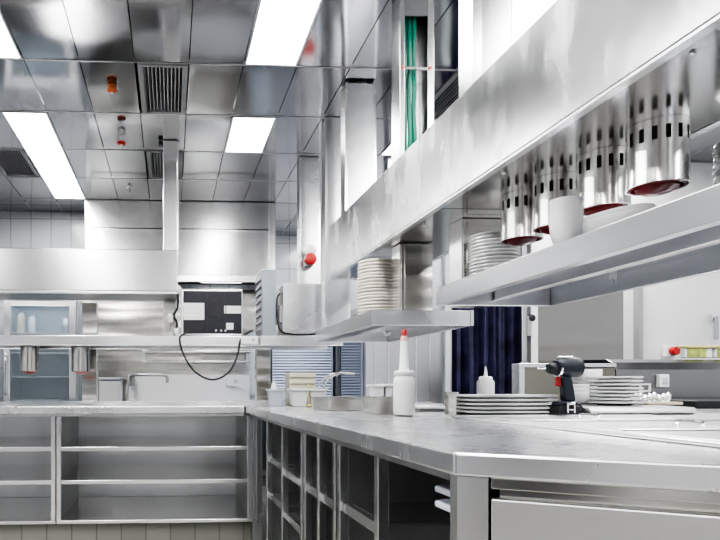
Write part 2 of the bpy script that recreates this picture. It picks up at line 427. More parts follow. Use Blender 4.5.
glass_jar(-1.30, 5.62, 1.512, .035, .17, 'grey jar in the fridge second from the left', PLASTG)

t = T('white_sink', (.05, 5.7, 0), 'white wall sink with a tall splashback behind the counter', 'sink')
t.part('splashback', MB().box(-.42, .80, 5.94, 5.972, .80, 1.135), PLASTW, bev=.006)
t.part('basin', MB().box(-.42, .80, 5.50, 5.53, .62, .88).box(-.42, -.39, 5.53, 5.94, .62, .88).box(.77, .80, 5.53, 5.94, .62, .88).box(-.39, .77, 5.53, 5.94, .62, .65), PLASTW, bev=.006)
t.part('stand', MB().box(-.40, .78, 5.55, 5.95, .0, .615), ST_CAB)
t = T('white_bin', (-.53, 5.6, 0), 'plain white upright bin left of the sink faucet', 'bin')
t.part('body', MB().prism([(-.665, 0), (-.475, 0), (-.46, 1.07), (-.655, 1.07)], 5.45, 5.72, 'y'), PLASTW, bev=.012)
t.part('lid', MB().box(-.66, -.455, 5.445, 5.725, 1.073, 1.10), PLASTG, bev=.006)
t = T('wall_faucet', (-.2, 5.8, 1.05), 'chrome wall faucet with a swing spout over the white sink', 'faucet')
t.part('spout', MB().tube([(-.38, 5.92, 1.10), (-.38, 5.72, 1.115), (-.33, 5.62, 1.125), (-.15, 5.58, 1.125), (-.05, 5.58, 1.12), (-.03, 5.58, 1.09), (-.03, 5.58, 1.05)], .015, 10), ST_DARK, smooth=True)
t.part('valve_body', MB().lathe([(.028, -.05), (.03, 0), (.026, .05)], 14, (-.38, 5.9, 1.07)), ST_DARK, smooth=True)
t.part('lever', MB().tube([(-.38, 5.86, 1.07), (-.40, 5.78, 1.045), (-.39, 5.70, 1.03)], .012, 8), ST_DARK, smooth=True)
t = T('wall_outlet', (.63, 5.93, 1.07), 'small white outlet at the right end of the sink splashback', 'outlet')
t.part('plate', MB().box(.56, .68, 5.915, 5.938, 1.02, 1.11), PLASTW, bev=.004)
t.part('socket', MB().lathe([(.022, 0), (.022, .012), (.016, .014)], 14, (.65, 5.914, 1.065), 'y'), PLASTG)
t = T('steel_ladle', (.02, 5.82, 1.44), 'small steel pan with a handle on the narrow dark wall shelf', 'pan')
t.part('bowl', MB().lathe([(.05, 0), (.07, .05), (.072, .06), (.068, .06), (.05, .008)], 20, (-.06, 5.9, 1.432)), ST, smooth=True)
t.part('handle', MB().tube([(.01, 5.9, 1.485), (.12, 5.90, 1.50), (.2, 5.9, 1.495)], .009, 8), ST_DARK, smooth=True)

# ------------------------------------------------------------------ back pass counter
CT = .90
t = T('back_worktop', (-.9, 4.1, CT-.045), 'long stainless worktop on the open shelf units at the back left', 'worktop')
t.part('top', MB().box(-2.55, .448, 3.56, 4.65, CT-.045, CT), ST_TOP, bev=.006, seg=3)
t.part('under_lip', MB().box(-2.55, .448, 3.575, 3.60, CT-.062, CT-.047), ST_DARK)
t = T('tiled_plinth', (-.9, 4.1, 0), 'grey tiled plinth under the back shelf units', 'plinth')
t.part('plinth_block', MB().box(-2.55, .498, 3.62, 4.60, 0, .188), TILEP)
def shelf_unit(x0, x1, lab):
    t = T('open_shelf_unit', ((x0+x1)/2, 4.0, .19), lab, 'cabinet', 'open steel shelf units under the back worktop')
    y0, y1, z0, z1 = 3.58, 4.35, .190, CT-.064
    for a in (x0, x1-.026):
        t.part('post', MB().box(a, a+.026, y0, y0+.03, z0+.022, z1), EDGE, bev=.002)
    t.part('side_panel', MB().box(x0, x0+.012, y0+.031, y1, z0+.022, z1), ST_CAB)
    t.part('side_panel', MB().box(x1-.012, x1, y0+.031, y1, z0+.022, z1), ST_CAB)
    t.part('back_panel', MB().box(x0+.013, x1-.013, y1-.012, y1, z0+.022, z1), ST_CAB)
    t.part('bottom_shelf', MB().box(x0, x1, y0, y1, z0, z0+.021), EDGE, bev=.003)
    for zt in (.652, .452):
        t.part('shelf', MB().box(x0+.027, x1-.027, y0+.004, y0+.016, zt-.024, zt).box(x0+.013, x1-.013, y0+.032, y1-.013, zt-.008, zt).box(x0+.027, x1-.027, y0+.0155, y0+.0325, zt-.008, zt), EDGE, bev=.002)
shelf_unit(-1.95, -.690, 'open steel shelf unit at the left edge of the photo')
shelf_unit(-.684, .497, 'open steel shelf unit between the double upright and the inner corner')

t = T('corner_filler', (.54, 3.7, .19), 'narrow steel filler post in the inner corner of the two counters', 'filler')
t.part('panel', MB().box(.500, .556, 3.585, 4.3, .0, CT-.064), ST, bev=.002)
t.part('edge_strip', MB().box(.52, .53, 3.577, 3.5845, .19, CT-.064), EDGE)
# gantry over the back counter
HB, HT = 1.65, 1.943
t = T('hood_beam', (-1.25, 4.2, HB), 'brushed steel box beam hanging over the back counter on the left', 'beam')
t.part('front_panel', MB().box(-2.55, .05, 4.0, 4.39, HB+.012, HT), ST_HOOD, bev=.005)
t.part('bottom_lip', MB().box(-2.55, .05, 4.0, 4.03, HB-.006, HB+.011).box(-2.55, .05, 4.36, 4.39, HB-.006, HB+.011), EDGE, bev=.002)
t.part('underside', MB().box(-2.55, .05, 4.031, 4.359, HB+.002, HB+.0115), ST_DARK)
t = T('hanging_post', (.0, 4.26, HT), 'square steel post hanging from the ceiling onto the left box beam', 'post')
t.part('post_tube', MB().box(-.053, .052, 4.20, 4.32, HT+.001, CEIL-.004), EDGE, bev=.006)
t.part('cover_plate', MB().box(.057-.004, .06, 4.215, 4.305, HT+.02, CEIL-.01), EDGE)
t.part('top_bracket', MB().box(-.085, -.055, 4.205, 4.225, CEIL-.035, CEIL-.006), BLACK)
def overshelf(x0, x1, lab, base):
    t = T('overshelf', base, lab, 'shelf')
    z1 = 1.36; z0 = 1.293
    t.part('shelf_board', MB().box(x0, x1, 4.004, 4.39, z1-.012, z1), ST, bev=.002)
    t.part('front_lip', MB().box(x0, x1, 3.99, 4.003, z0, z1), EDGE, bev=.003)
    t.part('rear_lip', MB().box(x0, x1, 4.391, 4.403, z0, z1), ST, bev=.003)
overshelf(-2.55, .60, 'long steel overshelf with the black backed oven and two heat lamps', (-1, 4.2, 1.293))
overshelf(.606, 1.17, 'short pale overshelf holding the steel box, right of the vented cabinet', (.9, 4.2, 1.293))
for x0, x1, z0, z1, lab in ((-.655, -.545, CT, HB-.008, 'steel support post beside the fridge'), (-.05, .040, 1.361, HB-.008, 'steel support post left of the black backed oven'),
                        (.64, .745, CT, 1.345, 'steel support post under the vented cabinet')):
    t = T('support_post', ((x0+x1)/2, 4.45, z0), lab, 'post', 'posts carrying the back overshelf')
    ya = 4.30 if z0 > 1 else 4.405
    t.part('post_tube', MB().box(x0, x1, ya, ya+.08, z0+.012, z1), ST_WARM, bev=.004)
    t.part('foot_plate', MB().box(x0-.005, x1+.005, ya-.001, ya+.085, z0+.001, z0+.011), ST)

# ------------------------------------------------------------------ heat lamps
def lamp_mesh(name, x, y, ztop, r, h, lab, group, glow=False, parts=True):
    t = T(name, (x, y, ztop), lab, 'heat lamp', group)
    n = 75
    zs = [ztop, ztop-.019, ztop-.051, ztop-h+.012, ztop-h+.004, ztop-h]
    rs = [r, r, r, r, r*1.012, r*1.012]
    mb = MB()
    ring = [[mb.bm.verts.new((x+rr*math.cos(2*PI*i/n), y+rr*math.sin(2*PI*i/n), z)) for i in range(n)] for rr, z in zip(rs, zs)]
    ri = [[mb.bm.verts.new((x+(rr-.003)*math.cos(2*PI*i/n), y+(rr-.003)*math.sin(2*PI*i/n), z)) for i in range(n)] for rr, z in ((r, zs[-2]), (r, zs[-1]))]
    for k in range(len(zs)-1):
        for i in range(n):
            if k == 1 and i % 5 in (1, 2): continue
            mb.bm.faces.new((ring[k][i], ring[k][(i+1) % n], ring[k+1][(i+1) % n], ring[k+1][i]))
    for i in range(n): mb.bm.faces.new((ring[-1][i], ring[-1][(i+1) % n], ri[1][(i+1) % n], ri[1][i]))
    for i in range(n): mb.bm.faces.new((ri[1][i], ri[1][(i+1) % n], ri[0][(i+1) % n], ri[0][i]))
    t.part('shade', mb, ST_LAMP2 if glow else ST_LAMP, smooth=True)
    t.part('liner', MB().lathe([(r-.006, -.003), (r-.006, -h+.02)], 40, (x, y, ztop)), DARKGAP, smooth=True)
    t.part('rim', MB().lathe([(r-.0045, -h+.018), (r-.0045, -h+.002), (r*.82, -h-.001), (r*.80, -h+.010)], 48, (x, y, ztop)), REDRIM, smooth=True)
    t.part('bulb', MB().lathe([(r*.78, -h+.012), (r*.70, -h-.004), (r*.45, -h-.013), (r*.15, -h-.017), (.002, -h-.0175)], 40, (x, y, ztop)), REDGLOW if glow else REDRIM, smooth=True)
for x, y, lab in ((1.178, 1.432, 'slotted steel heat lamp nearest the right edge'), (1.177, 1.61, 'slotted steel heat lamp second from the right, over the white bowls'),
                  (1.173, 1.80, 'slotted steel heat lamp third from the right, behind the bowl stack'), (1.158, 1.95, 'slotted steel heat lamp farthest left, in front of the plate stack')):
    lamp_mesh('heat_lamp', x, y, 1.6495, .0625, .149, lab, 'heat lamps under the right beam')
for x, lab in ((-.985, 'small heat lamp hanging under the left overshelf, left one'), (-.632, 'small heat lamp hanging under the left overshelf, right one beside the post')):
    lamp_mesh('heat_lamp', x, 4.18, 1.346, .0645, .225, lab, 'heat lamps under the left overshelf', True)

# ------------------------------------------------------------------ things on the overshelf
def oven():
    x0, x1, y0, y1, z0, z1 = .075, .495, 4.02, 4.36, 1.366, 1.685
    t = T('countertop_oven', ((x0+x1)/2, 4.19, 1.361), 'countertop oven turned with its black back panel and white labels outward', 'oven')
    t.part('shell', MB().box(x0, x1, y0+.012, y1, z0+.006, z1), EDGE, bev=.006)
    p = t.part('back_panel', MB().box(x0+.012, x1-.008, y0, y0+.011, z0+.01, z1-.016), NAVYP, bev=.003)
    t.part('ridge', MB().box(x0+.175, x0+.180, y0-.004, y0-.0005, z0+.02, z1-.03).box(x0+.30, x0+.305, y0-.004, y0-.0005, z0+.02, z1-.03), NAVYP, p)
    t.part('vent_grid', MB().box(x0+.02, x0+.165, y0-.006, y0-.0008, z0+.018, z0+.085), BLACK, p)
    t.part('fan_boss', MB().lathe([(.05, 0), (.05, .004), (.034, .007)], 24, (x0+.235, y0-.008, z0+.17), 'y'), BLACK, p, smooth=True)
    t.part('fan_boss', MB().lathe([(.018, 0), (.018, .005)], 18, (x0+.235, y0-.007, z0+.25), 'y'), BLACK, p, smooth=True)
    lab = t.part('label_plate', MB().box(x0+.014, x0+.155, y0-.003, y0-.0004, z0+.105, z0+.220), PAPER, p)
    for k in range(6): t.part('print_line', MB().box(x0+.022, x0+.147, y0-.0036, y0-.0032, z0+.118+k*.016, z0+.120+k*.016), GREYINK, lab) if k in (0, 2, 4) else None
    t.part('label_plate', MB().box(x1-.128, x1-.012, y0-.003, y0-.0004, z0+.150, z0+.202), PAPER, p)
    t.part('label_plate', MB().box(x1-.115, x1-.065, y0-.003, y0-.0004, z0+.04, z0+.085), PAPER, p)
    for sx in (.30, .27, .235): t.part('terminal', MB().lathe([(.007, 0), (.007, .008)], 10, (x0+sx, y0-.009, z0+.032), 'y'), CHROME, p)
    for a in (x0+.03, x1-.03): t.part('foot', MB().box(a-.015, a+.015, y0+.05, y1-.05, 1.361, z0+.0055), BLACK)
    c = t.part('power_cord', MB().tube([(x0+.05, y0-.012, z0+.03), (x0+.02, y0-.02, 1.375), (.062, 3.978, 1.34), (.085, 3.972, 1.24), (.16, 3.972, 1.12), (.28, 3.972, 1.062), (.39, 3.972, 1.11), (.45, 3.974, 1.22), (.475, 3.978, 1.33), (.52, 3.985, 1.378), (.56, 4.02, 1.40)], .0065, 8), CABLE, smooth=True)
    t.part('plug', MB().lathe([(.012, 0), (.018, .02), (.018, .05)], 12, (x0-.03, y0+.03, 1.365)), PLASTW, c, smooth=True)
oven()
t = T('plug_lead', (.045, 4.08, 1.361), 'white plugs on a short black lead left of the black backed oven', 'plug')
t.part('lead', MB().tube([(.03, 4.06, 1.365), (.045, 4.05, 1.45), (.02, 4.05, 1.50), (.048, 4.05, 1.56), (.05, 4.05, 1.66)], .008, 8), CABLE, smooth=True)
t.part('plug_head', MB().lathe([(.014, 0), (.024, .012), (.024, .04), (.012, .055)], 14, (.052, 4.05, 1.652)), PLASTW, smooth=True)
t.part('plug_head', MB().lathe([(.012, 0), (.02, .012), (.02, .05), (.01, .06)], 14, (.0, 4.05, 1.455)), PLASTW, smooth=True)
t = T('cable_box', (.53, 4.0, 1.361), 'small white junction box at the overshelf end beside the oven', 'box')
t.part('body', MB().box(.475, .585, 3.975, 3.989, 1.30, 1.358), PLASTW, bev=.004)
t.part('screw', MB().lathe([(.009, 0), (.009, .006)], 10, (.555, 3.968, 1.33), 'y'), ST_DARK)

def vented():
    x0, x1, y0, y1, z0, z1 = .632, .728, 4.08, 4.385, 1.361, 1.82
    t = T('vented_cabinet', ((x0+x1)/2, 4.2, z0), 'narrow grey cabinet with louvred side between oven and steel box', 'cabinet')
    t.part('body', MB().box(x0, x1, y0, y1, z0, z1), plain('blue grey cabinet paint', (.40, .44, .50), .35, .3), bev=.004)
    s = MB()
    for k in range(8):
        zz = z0+.05+k*.05
        s.prism([(x0-.001, zz), (x0-.014, zz), (x0-.001, zz+.028)], y0+.03, y1-.03, 'y')
    t.part('louvres', s, plain('louvre grey', (.42, .45, .50), .4, .4))
    t.part('top_edge', MB().box(x0-.003, x1+.003, y0-.003, y1, z1+.001, z1+.008), EDGE)
vented()
def steelbox():
    x0, x1, y0, y1, z0, z1 = .765, 1.065, 4.03, 4.37, 1.361, 1.715
    t = T('steel_box', ((x0+x1)/2, 4.2, z0), 'square stainless appliance box with trailing black cable on the short overshelf', 'appliance')
    t.part('body', MB().box(x0, x1, y0, y1, z0+.012, z1), ST, bev=.006)
    t.part('rim', MB().box(x0-.004, x1+.006, y0-.008, y0-.0005, z1-.014, z1+.002).box(x0-.002, x1, y0-.005, y0-.0005, z0+.03, z0+.04), EDGE)
    t.part('foot', MB().box(x0+.01, x1-.01, y0+.01, y1-.01, z0, z0+.011), ST_DARK)
    t.part('side_vent', MB().box(x0-.006, x0-.0005, y0+.06, y1-.06, z0+.1, z0+.22), PLASTW, bev=.002)
    t.part('cable', MB().tube([(x0-.008, 4.1, 1.66), (x0-.035, 4.06, 1.62), (x0-.04, 4.04, 1.5), (x0-.02, 4.02, 1.40), (x0+.05, 4.016, 1.372), (x0+.18, 4.016, 1.370), (x0+.26, 4.018, 1.385), (x1+.0, 4.02, 1.42)], .0065, 8), CABLE, smooth=True)
steelbox()

# ------------------------------------------------------------------ hanging ducts and columns in the middle
def duct(x0, x1, y0, y1, z0, z1, lab, strip=.012):
    t = T('steel_duct', ((x0+x1)/2, (y0+y1)/2, z0), lab, 'duct', 'square steel ducts along the pass')
    t.part('duct_body', MB().box(x0, x1, y0, y1, z0, z1), ST_V, bev=.004)
    t.part('corner_strip', MB().box(x0-.003, x0+strip, y0-.004, y0-.0005, z0, z1), EDGE)
    t.part('corner_strip', MB().box(x1-strip, x1+.003, y0-.004, y0-.0005, z0, z1), EDGE)
    return t
BT = 1.957
duct(.985, 1.14, 4.51, 4.61, 1.42, CEIL-.004, 'steel duct carrying the red socket, farthest in the row')
d = duct(1.005, 1.165, 3.84, 3.94, 1.40, CEIL-.004, 'steel duct partly hidden at the far end of the right beam')
d = duct(1.0, 1.175, 3.385, 3.48, BT+.001, CEIL-.012, 'broad bright steel duct standing on the far end of the right beam')
d.part('hanger_bolts', MB().box(1.02, 1.05, 3.38, 3.40, CEIL-.011, CEIL-.003).box(1.075, 1.10, 3.38, 3.40, CEIL-.011, CEIL-.003).box(1.125, 1.16, 3.38, 3.40, CEIL-.011, CEIL-.003), BLACK)
duct(1.015, 1.18, 1.99, 2.09, BT+.001, CEIL-.004, 'steel duct nearest the viewer, right of the open cable duct', .03)
# open cable duct
t = T('cable_duct', (1.09, 2.67, BT), 'open fronted steel duct with green cables inside at the top centre', 'duct')
x0, x1, y0, y1 = 1.015, 1.17, 2.62, 2.72
t.part('channel', MB().box(x0, x0+.022, y0, y1, BT+.001, CEIL-.004).box(x1-.030, x1, y0, y1, BT+.001, CEIL-.004).box(x0+.022, x1-.03, y1-.012, y1, BT+.001, CEIL-.004), ST_V, bev=.002)
t.part('top_cover', MB().box(x0+.0225, x1-.0305, y0, y0+.006, 2.662, CEIL-.004), ST_CAB)
t.part('cable_clip', MB().box(x0+.0225, x1-.0305, y0+.002, y0+.010, 2.425, 2.437), EDGE)
t.part('clip_screw', MB().lathe([(.006, 0), (.006, .008)], 10, (x1-.02, y0-.009, 2.431), 'y').lathe([(.006, 0), (.006, .008)], 10, (x0+.012, y0-.009, 2.431), 'y'), ORANGE)
for k, (a, lab) in enumerate(((0, 'green cable in the open duct, leftmost strand'), (1, 'green cable in the open duct, middle strand'), (2, 'green cable in the open duct, rightmost loose strand'))):
    xs = x0+.034+.0225*k
    pts = [(xs, y0+.03, BT+.002)] + [(xs+random.uniform(-.004, .004), y0+.03+random.uniform(-.006, .006)+.004*k, BT+.1*j) for j in range(1, 7)] + [(xs, y0+.035, 2.66), (xs, y0+.05, CEIL-.01)]
    tag(MB().tube(pts, .0105, 8).build('green_cable', GREENC, smooth=True, base=(xs, y0+.03, BT)), lab, 'cable', 'green cables in the open duct')
# red socket
t = T('power_socket', (1.05, 4.50, 1.95), 'red and white round power socket on the farthest duct', 'socket')
t.part('housing', MB().lathe([(.030, 0), (.046, .01), (.048, .05), (.046, .06)], 20, (1.05, 4.443, 2.04), 'y').box(1.02, 1.08, 4.47, 4.505, 1.93, 2.0), PLASTW, smooth=True)
t.part('socket_cap', MB().lathe([(.030, 0), (.044, .008), (.046, .04), (.03, .05)], 20, (1.05, 4.41, 1.972), 'y'), RED, smooth=True)

# ------------------------------------------------------------------ right beam, shelves
BB = 1.65
t = T('right_hood_beam', (1.13, 1.6, BB), 'long smudged stainless box beam running overhead along the right counter', 'beam')
bx0, bx1, by0, by1 = .934, 1.32, -.2, 3.49
t.part('beam_box', MB().box(bx0, bx1, by0, by1, BB+.004, BT), ST_BEAM, bev=.004)
t.part('bottom_lip', MB().box(bx0, bx0+.022, by0, by1, BB-.004, BB+.0035).box(bx1-.022, bx1, by0, by1, BB-.004, BB+.0035)
       .box(bx0+.022, bx1-.022, by1-.02, by1, BB-.004, BB+.0035).box(bx0+.022, bx1-.022, by0, 1.05, BB-.003, BB+.0035), ST, bev=.0015)
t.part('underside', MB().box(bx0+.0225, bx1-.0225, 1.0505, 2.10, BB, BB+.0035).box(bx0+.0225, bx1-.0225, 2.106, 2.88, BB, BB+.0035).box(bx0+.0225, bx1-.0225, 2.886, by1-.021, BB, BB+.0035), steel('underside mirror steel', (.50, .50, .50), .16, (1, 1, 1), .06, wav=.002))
s = MB()
for x, y in ((bx0+.05, 1.12), (bx0+.05, 1.75), (bx0+.05, 2.3), (bx1-.05, 1.12)): s.lathe([(.006, 0), (.006, -.003), (.003, -.005)], 10, (x, y, BB-.0005))
t.part('screws', s, ST_DARK)

def pass_shelf(x0, x1, y0, y1, z0, z1, lab, near=False):
    t = T('pass_shelf', ((x0+x1)/2, (y0+y1)/2, z0), lab, 'shelf', 'steel shelves above the right counter')
    e = .016
    t.part('shelf_board', MB().box(x0+e, x1-e, y0+e, y1-e, z1-.010, z1-.002), ST if not near else steel('shelf underside steel', (.52, .54, .60), .22, (1, 6, 1), .1, wav=.003), bev=.001)
    t.part('edge_rim', MB().box(x0, x0+e-.001, y0, y1, z0, z1).box(x1-e+.001, x1, y0, y1, z0, z1).box(x0+e, x1-e, y0, y0+e-.001, z0, z1).box(x0+e, x1-e, y1-e+.001, y1, z0, z1)
           .box(x0+e-.001, x0+e+.012, y0+e, y1-e, z0, z0+.004), ST_PASS, bev=.0025)
    return t
ls = pass_shelf(.868, 1.322, 2.565, 3.56, 1.283, 1.35, 'steel shelf end holding the cream plate stack, left of the curtain')
ls.part('stiffener', MB().box(1.0, 1.03, 2.59, 3.53, 1.30, 1.339), EDGE)
ls.part('hook', MB().tube([(.935, 2.60, 1.283), (.935, 2.60, 1.255), (.95, 2.60, 1.243), (.962, 2.60, 1.255)], .005, 8), ST_DARK, smooth=True)
rs_ = pass_shelf(.990, 1.435, .40, 2.215, 1.319, 1.386, 'long steel shelf under the row of four heat lamps', True)
rs_.part('stiffener', MB().box(1.20, 1.23, .42, 2.19, 1.339, 1.3755), EDGE, bev=.002)
# short columns between shelf and beam
def col(x0, x1, y0, y1, z0, z1, lab):
    t = T('shelf_column', ((x0+x1)/2, (y0+y1)/2, z0), lab, 'column', 'columns between shelf and right beam')
    t.part('column_body', MB().box(x0, x1, y0, y1, z0, z1), ST_WARM, bev=.003)
    t.part('cover_panel', MB().box(x0+.015, x1-.012, y0-.004, y0-.0005, z0+.01, z1-.012), ST_WARM, bev=.0015)
    t.part('corner_strip', MB().box(x0-.004, x0-.0005, y0+.004, y1-.004, z0, z1), EDGE)
col(1.012, 1.155, 2.60, 2.70, 1.349, BB-.005, 'short steel column beside the cream plate stack')
col(1.095, 1.25, 2.217, 2.32, 1.325, BB-.001, 'short steel column behind the white plate stack and leftmost lamp')

# ------------------------------------------------------------------ right island counter
u = Vector((.8685, -.4957, 0)); nrm = Vector((-.4957, -.8685, 0))     # along / out of the angled end
A = Vector((.513, 1.046, 0)); F = Vector((.455, 3.559, 0))
def pt(d, off=0.): p = A + u*d - nrm*off; return (p.x, p.y)
def sidep(f, off=0.): p = A.lerp(F, f) + Vector((1, .023, 0)).normalized()*off; return (p.x, p.y)
ISL = [tuple(A.xy), pt(1.6), (2.5, .25), (2.5, 3.38), (1.9, 3.38), (1.9, 4.05), (1.0, 4.05), (1.0, 4.65), (.454, 4.65), (.455, 3.559)]
t = T('island_worktop', (1.4, 2.2, CT-.043), 'large stainless island worktop with an angled front end on the right', 'worktop')
t.part('top', MB().prism(ISL, CT-.043, CT), ST_TOP, bev=.005, seg=3)
t.part('under_lip', MB().prism([sidep(0, .02), sidep(.97, .02), sidep(.97, .04), sidep(0, .04)], CT-.060, CT-.044), ST_DARK)

def fy(px):                                         # fraction along the side for a depth
    return (px-1.046)/(3.559-1.046)
def bay_cabinet(y0, y1, posts, shelves, lab):
    """open cabinet on the island's long side; y0 near, y1 far"""
    f0, f1 = fy(y0), fy(y1)
    c = sidep((f0+f1)/2, .3)
    t = T('island_cabinet', (c[0], c[1], 0), lab, 'cabinet', 'open cabinets along the island side')
    def strip(fa, fb, oa, ob, z0, z1): return MB().prism([sidep(fa, oa), sidep(fb, oa), sidep(fb, ob), sidep(fa, ob)], z0, z1)
    L = 3.559-1.046
    zt = CT-.062
    for y in posts:
        f = fy(y); w = .014/L
        t.part('post', strip(f-w, f+w, .035, .065, .10, zt), ST, bev=.002)
    t.part('side_panel', strip(f0+.002, f0+.006, .067, .60, .10, zt), ST_DARK)
    t.part('side_panel', strip(f1-.006, f1-.002, .067, .60, .10, zt), ST_DARK)
    t.part('back_panel', strip(f0+.002, f1-.002, .605, .615, .10, zt), ST_DARK)
    t.part('bottom', strip(f0+.002, f1-.002, .036, .60, .08, .098), ST)
    for a, b, z in shelves:
        fa, fb = fy(a)+.008, fy(b)-.008
        t.part('shelf', strip(fa, fb, .07, .60, z-.012, z).prism([sidep(fa, .045), sidep(fb, .045), sidep(fb, .069), sidep(fa, .069)], z-.030, z), ST, bev=.002)
    t.part('plinth', strip(f0+.002, f1-.002, .09, .55, .0, .078), ST_DARK)
    return t
bay_cabinet(2.305, 3.10, (3.06, 2.69, 2.325), ((2.69, 3.06, .655), (2.69, 3.06, .47), (2.325, 2.69, .64), (2.325, 2.69, .445)), 'open two bay island cabinet next to the back shelf units')
m2 = bay_cabinet(1.87, 2.295, (2.275, 2.08, 1.89), ((1.89, 2.275, .64),), 'open island cabinet in the middle with a curved steel pan')
m2.part('divider', MB().prism([sidep(fy(2.0), .1), sidep(fy(2.02), .1), sidep(fy(2.02), .5), sidep(fy(2.0), .5)], .10, .60), ST_DARK)
t = T('curved_pan', (.62, 1.92, .55), 'curved steel pan edge below the shelf of the middle island cabinet', 'pan')
p0 = sidep(fy(1.915), .10)
t.part('pan', MB().lathe([(.055, 0), (.085, .02), (.092, .12), (.096, .12), (.089, .018), (.055, -.004)], 28, (p0[0]+.03, p0[1], .099)), ST, smooth=True)
n3 = bay_cabinet(1.06, 1.86, (1.84, 1.52), ((1.52, 1.84, .655),), 'open island cabinet nearest the angled front end')
g = MB()
for z in (.808, .776): g.prism([sidep(fy(1.075), .055), sidep(fy(1.235), .055), sidep(fy(1.25), .08), sidep(fy(1.25), .3), sidep(fy(1.075), .3)], z-.014, z)
n3.part('runner', g, PLASTG, bev=.004)

t = T('end_cabinet', (.9, .95, 0), 'angled island end with corner post and large plain steel door', 'cabinet')
t.part('corner_post', MB().prism([sidep(0, .006), pt(.004, .005), pt(.056, .005), pt(.056, .05), sidep(.018, .05), sidep(.010, .006)], .0, CT-.0435), ST_V, bev=.003)
t.part('top_rail', MB().prism([pt(.060, .012), pt(1.5, .012), pt(1.5, .04), pt(.060, .04)], .836, .8565), ST_WARM, bev=.002)
t.part('recess', MB().prism([pt(.060, .06), pt(1.5, .06), pt(1.5, .08), pt(.060, .08)], .10, .8355), DARKGAP)
t.part('recess_rail', MB().prism([pt(.074, .035), pt(1.5, .035), pt(1.5, .058), pt(.074, .058)], .80, .8355), ST_WARM)
dd = t.part('door', MB().prism([pt(.060, .008), pt(1.45, .008), pt(1.45, .032), pt(.060, .032)], .06, .8195), steel('plain door steel', (.66, .66, .655), .36, (30, 30, 1), .1), bev=.003)

# recessed hot plate with lids in the island top
t = T('drop_in_well', (1.42, 1.6, CT), 'raised steel well rim set into the island under the lamps', 'well')
x0, x1, y0, y1 = 1.052, 1.82, .62, 2.24
zz = CT+.001
t.part('rim', MB().box(x0, x0+.028, y0, y1, zz, zz+.010).box(x1-.028, x1, y0, y1, zz, zz+.010).box(x0+.028, x1-.028, y0, y0+.028, zz, zz+.010).box(x0+.028, x1-.028, y1-.028, y1, zz, zz+.010), EDGE, bev=.004, seg=3)
t.part('well_floor', MB().box(x0+.0285, x1-.0285, y0+.0285, y1-.0285, zz, zz+.002), ST_DARK)
for k in range(4):
    ya = y0+.035+k*.387
    l = T('well_lid', (1.44, ya+.19, zz+.003), ['flat steel lid in the well closest to the viewer', 'flat steel lid in the well second from the viewer', 'flat steel lid in the well second from the drill', 'flat steel lid in the well closest to the drill'][k], 'lid', 'flat lids over the well')
    l.part('plate', MB().box(x0+.036+.006*(k % 2), x1-.04, ya, ya+.375, zz+.003, zz+.011), ST_TOP, bev=.003)
    l.part('edge_flange', MB().box(x0+.036+.006*(k % 2), x1-.04, ya+.002, ya+.022, zz+.0115, zz+.016), EDGE, bev=.002)
    l.part('handle', MB().tube([(1.42, ya+.15, zz+.0115), (1.42, ya+.15, zz+.022), (1.42, ya+.23, zz+.022), (1.42, ya+.23, zz+.0115)], .004, 6, 3), CHROME, smooth=True)

# ------------------------------------------------------------------ crockery
def plate_proto(name, r, pitch, mat, sx=1., sy=1., n=40, foot=.58):
    h = pitch
    prof = [(.001, .002), (r*foot*.9, .0015), (r*foot*.93, 0), (r*foot, 0), (r*foot*1.03, .003), (r*.84, h*.30), (r*.97, h*.42), (r, h*.60), (r*.99, h*.93), (r*.95, h*.95), (r*.82, h*.72), (r*foot, .0065), (.001, .006)]
    return MB().lathe(prof, n, (0, 0, 0), 'z', sx, sy).build(name, mat, smooth=True, world=False)
def stack(name, x, y, z, r, pitch, n, mat, what, group, jitter=.0015, sx=1., sy=1., foot=.58):
    first = None
    for i in range(n):
        o = plate_proto(name, r, pitch, mat, sx, sy, foot=foot) if first is None else first.copy()
        if first is None: first = o
        else: COL.objects.link(o)
        o.location = (x+random.uniform(-jitter, jitter), y+random.uniform(-jitter, jitter), z+i*pitch*.985)
        o.rotation_euler.z = random.uniform(0, 6.28) if sx == sy else 0
        tag(o, '%s, %s' % (what, rank(i, n)), 'plate', group)
    return z+n*pitch
stack('dinner_plate', .972, 2.80, 1.349, .0840, .0155, 17, CREAM, 'cream round plate in the tall stack on the left shelf', 'cream plates on the left shelf', .0025)
stack('dinner_plate', 1.159, 2.118, 1.385, .0840, .0126, 14, WHITE, 'white round plate in the stack behind the leftmost heat lamp', 'white plates behind the heat lamps')
stack('side_plate', 1.345, 1.36, 1.385, .0735, .0160, 13, WHITE, 'white round plate stacked at the right frame edge beside the lamp', 'white plates at the right edge of the shelf')
